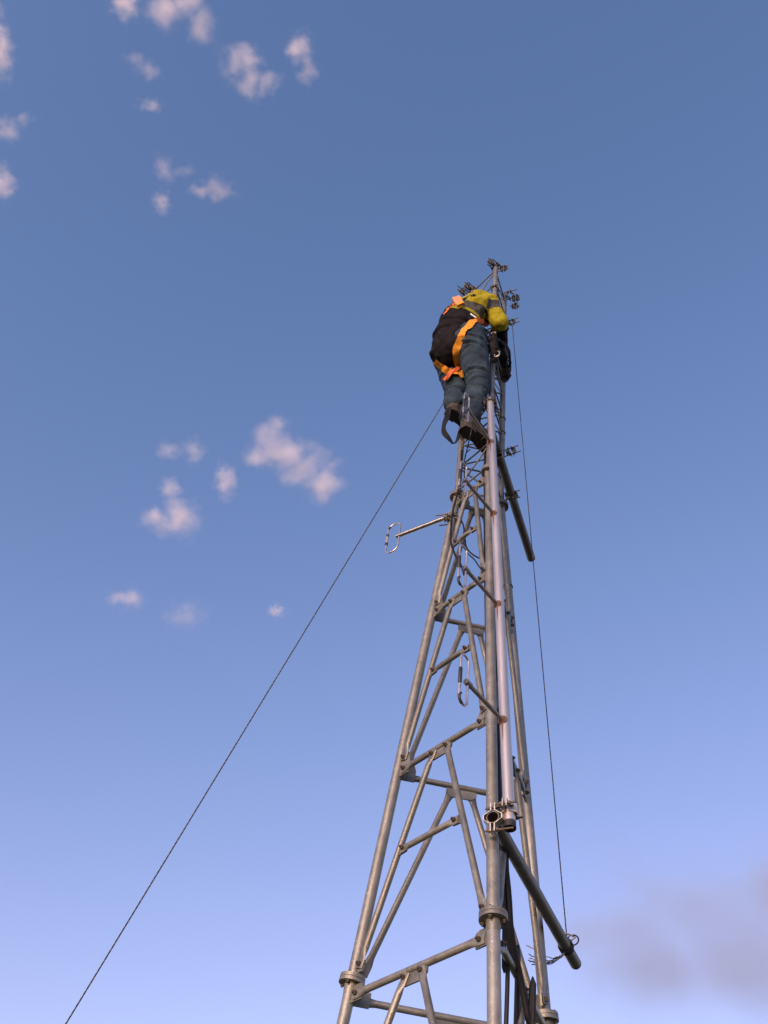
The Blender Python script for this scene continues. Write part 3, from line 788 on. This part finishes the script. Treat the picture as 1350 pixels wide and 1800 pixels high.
# --- boots
M_BOOT = mat('dark_leather_boot', (.016, .013, .012), .65, 0, (.042, .033, .029), 25, .4)
M_SOLE = mat('boot_sole', (.030, .026, .023), .9, 0, (.060, .050, .043), 45, .8)
def boot(a, zs, hb_, ft):
    u0 = a[0] - .006
    bv, bn = fuse([limb((a[0], a[1], a[2] + .05), (u0, hb_ - .045, zs + .075), .050, .050), limb((u0, hb_ - .045, zs + .055), (u0, hb_ - .15, zs + .060), .050, .046),
                   limb((u0, hb_ - .15, zs + .056), (u0 + .004, ft + .04, zs + .050), .047, .040), limb((a[0], a[1], a[2] + .045), (a[0], a[1], a[2] + .055), .053, .051)], .008, 2)
    o = obj('boot', folds(bv, bn, .006, 22), M_BOOT, per)
    prof = [(-.030, .0), (-.040, -.04), (-.036, -.11), (-.046, -.17), (-.046, -.21), (-.028, -.262), (0, -.275), (.030, -.262), (.050, -.21), (.048, -.17), (.038, -.11), (.040, -.04), (.030, .0), (0, .010)]
    prof = prof[::-1]
    sole = prism([PL(u0 + x, hb_ + y, zs + .012) for x, y in prof], Z, .022)
    heel = prism([PL(u0 + x * 1.0, hb_ + y, zs - .008) for x, y in [(-.036, -.07), (.036, -.07), (.039, -.03), (.030, .004), (0, .012), (-.030, .004), (-.039, -.03)]], Z, .020)
    fore = prism([PL(u0 + x * .97, hb_ + y, zs - .004) for x, y in [(-.040, -.125), (-.045, -.20), (-.027, -.255), (0, -.268), (.029, -.255), (.048, -.20), (.042, -.125)]], Z, .014)
    obj('sole', join(sole, heel, fore), M_SOLE, o, False)
    lace = [limb((u0 - .03, ft + .13 + k * .018, zs + .098 + k * .009), (u0 + .03, ft + .135 + k * .018, zs + .098 + k * .009), .003, .003, 6) for k in range(4)]
    obj('laces', join(*lace), M_BLK, o)
boot(ankR, 4.405, .165, -.10)
boot(ankL, 4.668, .190, -.075)

# --- harness webbing laid on the clothes
allv = join(jv, kv)
BV = BVHTree.FromPolygons([tuple(v) for v in allv[0]], allv[1])
def ribbon(pts, nrms, w, th=.003, wpx=None):
    N = len(pts); vs_, fs = [], []
    for i in range(N):
        t = (pts[min(N - 1, i + 1)] - pts[max(0, i - 1)]).normalized(); n = (nrms[i] - t * nrms[i].dot(t)).normalized(); s = t.cross(n)
        for (a, c) in ((-1, -1), (1, -1), (1, 1), (-1, 1)): vs_.append(pts[i] + s * a * w / 2 + n * c * th / 2)
    for i in range(N - 1):
        for k in range(4):
            k2 = (k + 1) % 4; fs.append((i * 4 + k, i * 4 + k2, i * 4 + 4 + k2, i * 4 + 4 + k))
    fs += [(3, 2, 1, 0), tuple((N - 1) * 4 + k for k in range(4))]
    return vs_, fs
def lay(ctrl, lift=.010, per_=10):
    """drape a path on the clothing: control points are local, every sample is pushed out to the cloth surface"""
    P = spline([PL(*c) for c in ctrl], per_); pts, ns = [], []
    for p in P:
        loc, n, i, d = BV.find_nearest(p)
        if n is None: n = ABn.copy(); loc = p
        pts.append(loc + n * lift); ns.append(n)
    for _ in range(3):
        pts = [pts[0]] + [(pts[k - 1] + pts[k] * 2 + pts[k + 1]) / 4 for k in range(1, len(pts) - 1)] + [pts[-1]]
        ns = [ns[0]] + [((ns[k - 1] + ns[k] * 2 + ns[k + 1]) / 4).normalized() for k in range(1, len(ns) - 1)] + [ns[-1]]
    return pts, ns
def pick(x, y, fb=None):
    """where the sight line through that pixel meets the clothes (local coordinates)"""
    d = ray(x, y).normalized(); loc, n, i, dist = BV.ray_cast(V((0, 0, 0)), d)
    if loc is None:
        loc, n, i, dist = BV.find_nearest(d * 6.4)
    return lpos(loc)
M_WEB = mat('orange_webbing', (.62, .235, .006), .7, 0, (.76, .32, .012), 60, .3, bscale=400)
M_WEB2 = mat('red_orange_webbing', (.55, .09, .015), .65, 0, (.66, .15, .03), 60, .3, bscale=400)
M_BUCK = mat('pale_orange_plate', (.62, .25, .09), .5, 0, (.70, .36, .17), 40, .2)
M_WEBK = mat('black_webbing', (.006, .006, .008), .75, 0, (.013, .013, .017), 80, .3, bscale=400, spec=.2)
M_TAG = mat('white_label', (.72, .72, .70), .7)
def strap(name, ctrl, w, m, lift=.010):
    p, n = lay(ctrl, lift); return obj(name, ribbon(p, n, w), m, per, False)
P_ = pick
strap('thigh_strap', [P_(838, 566), P_(826, 573), P_(815, 585), P_(806, 602), P_(802, 620), P_(804, 636), P_(809, 648)], .044, M_WEB)
strap('thigh_strap', [P_(766, 634), P_(774, 642), P_(786, 651), P_(799, 656), P_(811, 658), P_(816, 656)], .042, M_WEB)
strap('strap_tail', [P_(806, 648), P_(797, 655), P_(790, 662), P_(787, 668)], .026, M_WEB2, .018)
strap('waist_strap', [P_(835, 562), P_(843, 565), P_(851, 566), P_(856, 565)], .030, M_WEB2, .014)
strap('back_strap', [P_(803, 531), P_(797, 537), P_(789, 544), P_(781, 553)], .016, M_WEB2, .005)
strap('back_strap', [P_(810, 531), P_(822, 524), P_(836, 520)], .020, M_WEBK, .008)
def patch(name, x, y, su, sv, th, m, rot=0., lift=.012, parent=None):
    q = PL(*P_(x, y)); loc, n, i, d = BV.find_nearest(q); s, b2 = frame(n); ca, sa = math.cos(rot), math.sin(rot)
    return obj(name, box(loc + n * lift, (s * ca + b2 * sa, b2 * ca - s * sa, n), (su, sv, th)), m, parent or per, False)
dr = patch('dorsal_plate', 805, 534, .040, .026, .009, M_BUCK, .5, .020)
patch('buckle_bar', 811, 540, .012, .022, .006, M_WEB, .5, .024, dr)
patch('jacket_label', 831, 556, .022, .007, .0015, M_TAG, 1.2, .006)
patch('buckle', 853, 567, .015, .015, .006, M_WEB2, .3, .018)
patch('buckle', 787, 667, .010, .012, .005, M_WEB2, .3, .020)

# black strap hanging in a loop below the raised foot
lp_ = [at_y(789, 716, 3.03), at_y(786, 732, 3.02), at_y(781, 746, 3.00), at_y(780, 758, 2.99), at_y(788, 770, 2.99), at_y(796, 778.5, 3.0), at_y(802, 776, 3.03), at_y(807, 766, 3.08), at_y(812, 752, 3.12)]
lp_ = spline(lp_, 5)
lnr = [(V((-.5, -.8, .25)) + V((.6, 0, 0)) * math.sin(k * .35)).normalized() for k in range(len(lp_))]
obj('hanging_strap', ribbon(lp_, lnr, .030, .003), M_WEBK, per, False)

# work-positioning lanyard from the hip round the mast with its steel hooks
ly = [PL(*P_(851, 575)), PL(.34, .05, 5.33), PL(.315, -.045, 5.40), PL(.24, -.15, 5.50), PL(.10, -.26, 5.52), PL(-.03, -.10, 5.50)]
lan = obj('lanyard', tube(spline(ly, 8), .0085, 8), M_WEBK, per)
def hook(c, e1, e2, r, parent):
    return obj('carabiner', tube(stadium(V(c), e1, e2, r * 1.1, r * 2.0, r * .5, 4), .0042, 8, closed=True), M_CLAMP2, parent)
hook(PL(.330, .085, 5.37), (AB + Z * .6).normalized(), (Z - AB * .6).normalized(), .026, lan); hook(PL(.322, .040, 5.19), (AB - ABn * .5).normalized(), Z, .028, lan)
# tool pouch on the belt
pv, pn = fuse([limb((.322, .085, 5.33), (.312, .055, 5.24), .032, .026), limb((.308, .05, 5.24), (.295, .03, 5.16), .024, .018)], .008, 2)
obj('tool_pouch', folds(pv, pn, .010, 20), M_WEBK, per)

# dark cloth bundle on the right leg of the mast
cb = leg(1, 5.62)
bun = thing('webbing_bundle', cb, 'bunched black webbing hanging on the right mast leg below the forearm', 'webbing')
parts = []
rb = random.Random(3)
for k in range(15):
    h = 5.43 + .028 * k + rb.uniform(-.02, .02)
    c = leg(1, h) + BCn * rb.uniform(-.045, .0) + AB * rb.uniform(.0, .03) + V((rb.uniform(-.02, .02), rb.uniform(-.03, .01), 0))
    d = (c - A0); lc = (d.dot(AB), d.dot(ABn), c.z)
    parts.append(ell(lc, (rb.uniform(.022, .042), rb.uniform(.022, .04), rb.uniform(.025, .055)), Matrix.Rotation(rb.uniform(-.6, .6), 3, 'Y'), 8))
uv_, un_ = fuse(parts, .007, 1)
obj('folded_cloth', folds(uv_, un_, .016, 26), M_WEBK, bun)
for k in range(3):
    q = leg(1, 5.42 + .09 * k) + BCn * (.010 + .006 * k)
    obj('strap_loop', tube(spline([q + Z * .05, q + BCn * .03, q - Z * .04 + BCn * .012, q - Z * .07 - BC * .02], 6), .006, 6), M_WEBK, bun)

# ------------------------------------------------------------------ clouds
def cloud(label, blobs, tau, col=(1, 1, 1), dist=1600., seed=0, rough=.56, soft=1.15, nscale=1.5, group='small pink clouds', amp=1.35):
    """a real puff of droplets: blobs are (x, y, rx, ry) seen from the ground"""
    x0 = min(b[0] - b[2] for b in blobs); x1 = max(b[0] + b[2] for b in blobs); y0 = min(b[1] - b[3] for b in blobs); y1 = max(b[1] + b[3] for b in blobs)
    cx, cy = (x0 + x1) / 2, (y0 + y1) / 2; k = dist / FOC
    hx, hy = (x1 - x0) / 2 * k * 1.5, (y1 - y0) / 2 * k * 1.5; hz = min(hx, hy) * .8
    me = bpy.data.meshes.new('cloud'); bm = bmesh.new(); bmesh.ops.create_icosphere(bm, subdivisions=3, radius=1.0)
    for v in bm.verts:
        v.co = V((v.co.x * hx, v.co.y * hy, v.co.z * hz)) * 1.08
    bm.to_mesh(me); bm.free()
    m = bpy.data.materials.new('cloud_droplets'); m.use_nodes = True; nt = m.node_tree; nt.nodes.clear(); L = nt.links
    N = lambda t: nt.nodes.new(t)
    out = N('ShaderNodeOutputMaterial'); vol = N('ShaderNodeVolumePrincipled'); L.new(vol.outputs[0], out.inputs['Volume'])
    vol.inputs['Color'].default_value = (*col, 1); vol.inputs['Anisotropy'].default_value = .0
    tc = N('ShaderNodeTexCoord')
    size = (hx + hy) / 2
    wp = N('ShaderNodeTexNoise'); wp.inputs['Scale'].default_value = nscale * .9 / size; wp.inputs['Detail'].default_value = 4; wp.inputs['Roughness'].default_value = .55
    ofs = N('ShaderNodeVectorMath'); ofs.operation = 'ADD'; ofs.inputs[1].default_value = (seed * 371.3, seed * 117.7, seed * 53.1)
    L.new(tc.outputs['Object'], ofs.inputs[0]); L.new(ofs.outputs[0], wp.inputs['Vector'])
    ws = N('ShaderNodeVectorMath'); ws.operation = 'SUBTRACT'; ws.inputs[1].default_value = (.5, .5, .5); L.new(wp.outputs['Color'], ws.inputs[0])
    wm = N('ShaderNodeVectorMath'); wm.operation = 'SCALE'; wm.inputs['Scale'].default_value = size * .72; L.new(ws.outputs[0], wm.inputs[0])
    pp = N('ShaderNodeVectorMath'); pp.operation = 'ADD'; L.new(tc.outputs['Object'], pp.inputs[0]); L.new(wm.outputs[0], pp.inputs[1])
    prev = None
    for (bx, by, rx, ry) in blobs:
        sb = N('ShaderNodeVectorMath'); sb.operation = 'SUBTRACT'; sb.inputs[1].default_value = ((bx - cx) * k, -(by - cy) * k, 0); L.new(pp.outputs[0], sb.inputs[0])
        dv = N('ShaderNodeVectorMath'); dv.operation = 'DIVIDE'; dv.inputs[1].default_value = (rx * k, ry * k, min(rx, ry) * k * .8); L.new(sb.outputs[0], dv.inputs[0])
        ln = N('ShaderNodeVectorMath'); ln.operation = 'LENGTH'; L.new(dv.outputs[0], ln.inputs[0])
        iv = N('ShaderNodeMath'); iv.operation = 'SUBTRACT'; iv.inputs[0].default_value = 1.0; L.new(ln.outputs['Value'], iv.inputs[1])
        if prev is None: prev = iv.outputs[0]
        else:
            mxn = N('ShaderNodeMath'); mxn.operation = 'MAXIMUM'; L.new(prev, mxn.inputs[0]); L.new(iv.outputs[0], mxn.inputs[1]); prev = mxn.outputs[0]
    nz = N('ShaderNodeTexNoise'); nz.inputs['Scale'].default_value = nscale * 2.2 / size; nz.inputs['Detail'].default_value = 5; nz.inputs['Roughness'].default_value = rough
    L.new(ofs.outputs[0], nz.inputs['Vector'])
    nsb = N('ShaderNodeMath'); nsb.operation = 'SUBTRACT'; nsb.inputs[1].default_value = .5; L.new(nz.outputs['Fac'], nsb.inputs[0])
    nm = N('ShaderNodeMath'); nm.operation = 'MULTIPLY_ADD'; nm.inputs[1].default_value = amp; L.new(nsb.outputs[0], nm.inputs[0]); L.new(prev, nm.inputs[2])
    mr = N('ShaderNodeMapRange'); mr.interpolation_type = 'SMOOTHSTEP'; mr.inputs['From Min'].default_value = .02; mr.inputs['From Max'].default_value = .02 + soft; mr.inputs['To Max'].default_value = tau * .8 / (hz * 1.1)
    L.new(nm.outputs[0], mr.inputs[0]); mr.inputs['To Max'].default_value = 1.0
    pq = N('ShaderNodeMath'); pq.operation = 'POWER'; pq.inputs[1].default_value = 1.35; L.new(mr.outputs[0], pq.inputs[0])
    ps_ = N('ShaderNodeMath'); ps_.operation = 'MULTIPLY'; ps_.inputs[1].default_value = tau * 1.9 / (hz * 1.1); L.new(pq.outputs[0], ps_.inputs[0]); 
    hr = N('ShaderNodeMapRange'); hr.interpolation_type = 'SMOOTHSTEP'; hr.inputs['From Min'].default_value = -.14; hr.inputs['From Max'].default_value = .5; hr.inputs['To Max'].default_value = tau * .07 / (hz * 1.1)
    L.new(nm.outputs[0], hr.inputs[0])                # thin veil round the denser core
    sm_ = N('ShaderNodeMath'); sm_.operation = 'ADD'; L.new(ps_.outputs[0], sm_.inputs[0]); L.new(hr.outputs[0], sm_.inputs[1]); L.new(sm_.outputs[0], vol.inputs['Density'])
    me.materials.append(m)
    o = bpy.data.objects.new('cloud', me); link(o)
    o.location = ray(cx, cy).normalized() * dist
    o.rotation_euler = Matrix(((CR.x, CU.x, -_F.x), (CR.y, CU.y, -_F.y), (CR.z, CU.z, -_F.z))).to_euler()
    tag(o, label, 'cloud', group)
    try: m.cycles.volume_step_rate = .35
    except Exception: pass
    return o
PK = (1.0, .965, .975)
cloud('largest pink cloud, in two joined puffs left of the tower', [(490, 785, 62, 50), (555, 845, 48, 45), (452, 800, 34, 30), (525, 818, 56, 46)], 1.7, PK, seed=1)
cloud('pink cloud with a narrow top, left of the largest cloud', [(306, 862, 24, 34), (315, 912, 48, 40), (276, 914, 34, 28)], 1.5, PK, seed=2)
cloud('faint upright oblong cloud between the two biggest pink clouds', [(395, 848, 27, 40)], .75, PK, seed=3)
cloud('faint arched wisp above the narrow-topped cloud', [(298, 790, 32, 26), (340, 792, 28, 30)], .42, PK, seed=4)
cloud('faint wide wisp low at the left below the pink clouds', [(220, 1052, 46, 24)], .55, PK, seed=5)
cloud('tiny pale puff under the largest pink cloud', [(486, 1074, 20, 17)], .55, PK, seed=6)
cloud('barely visible pale patch right of the low wide wisp', [(328, 1080, 46, 34)], .28, PK, seed=7)
cloud('bright pink ragged cloud near the top, right of centre-left', [(428, 110, 44, 34), (438, 140, 36, 30), (470, 142, 30, 18)], 1.3, PK, seed=8)
cloud('thin upright cloud right of the ragged pink cloud at the top', [(530, 88, 26, 34), (538, 118, 20, 32)], .8, PK, seed=9)
cloud('pink cloud cut off by the top edge', [(325, 2, 56, 40), (352, 38, 34, 38), (290, 18, 40, 44)], 1.0, PK, seed=10)
cloud('small pointed pink cloud at the top edge', [(220, 2, 26, 36)], .9, PK, seed=11)
cloud('faint slanting wisp below the small pointed cloud', [(242, 108, 24, 20), (262, 124, 26, 22)], .4, PK, seed=12)
cloud('small faint streak above the pair of faint puffs', [(266, 186, 32, 18)], .38, PK, seed=13)
cloud('pale ragged puff right of the pair of faint puffs', [(382, 332, 36, 28), (360, 338, 30, 18)], .85, PK, seed=14)
cloud('upper of the pair of faint puffs', [(292, 296, 28, 30), (322, 300, 28, 18)], .42, PK, seed=15)
cloud('lower of the pair of faint puffs', [(281, 356, 22, 26)], .5, PK, seed=16)
cloud('pink cloud at the upper left edge', [(-2, 85, 24, 60)], 1.1, PK, seed=17)
cloud('faint curled wisp at the left edge', [(18, 225, 26, 30), (44, 208, 28, 12)], .5, PK, seed=18)
cloud('small pale cloud on the left edge below the curled wisp', [(6, 322, 26, 36)], .9, PK, seed=19)
cloud('wide hazy grey cloud low on the right behind the long pipe', [(1200, 1600, 230, 130), (1080, 1650, 210, 120), (1280, 1680, 240, 170), (1120, 1740, 220, 130), (1340, 1590, 190, 140)], 1.0, (.55, .585, .63), dist=900., seed=20, soft=1.15, nscale=1.2, amp=.9, group='grey cloud')  # greyed droplet colour carries the shade of a cloud out of the sun
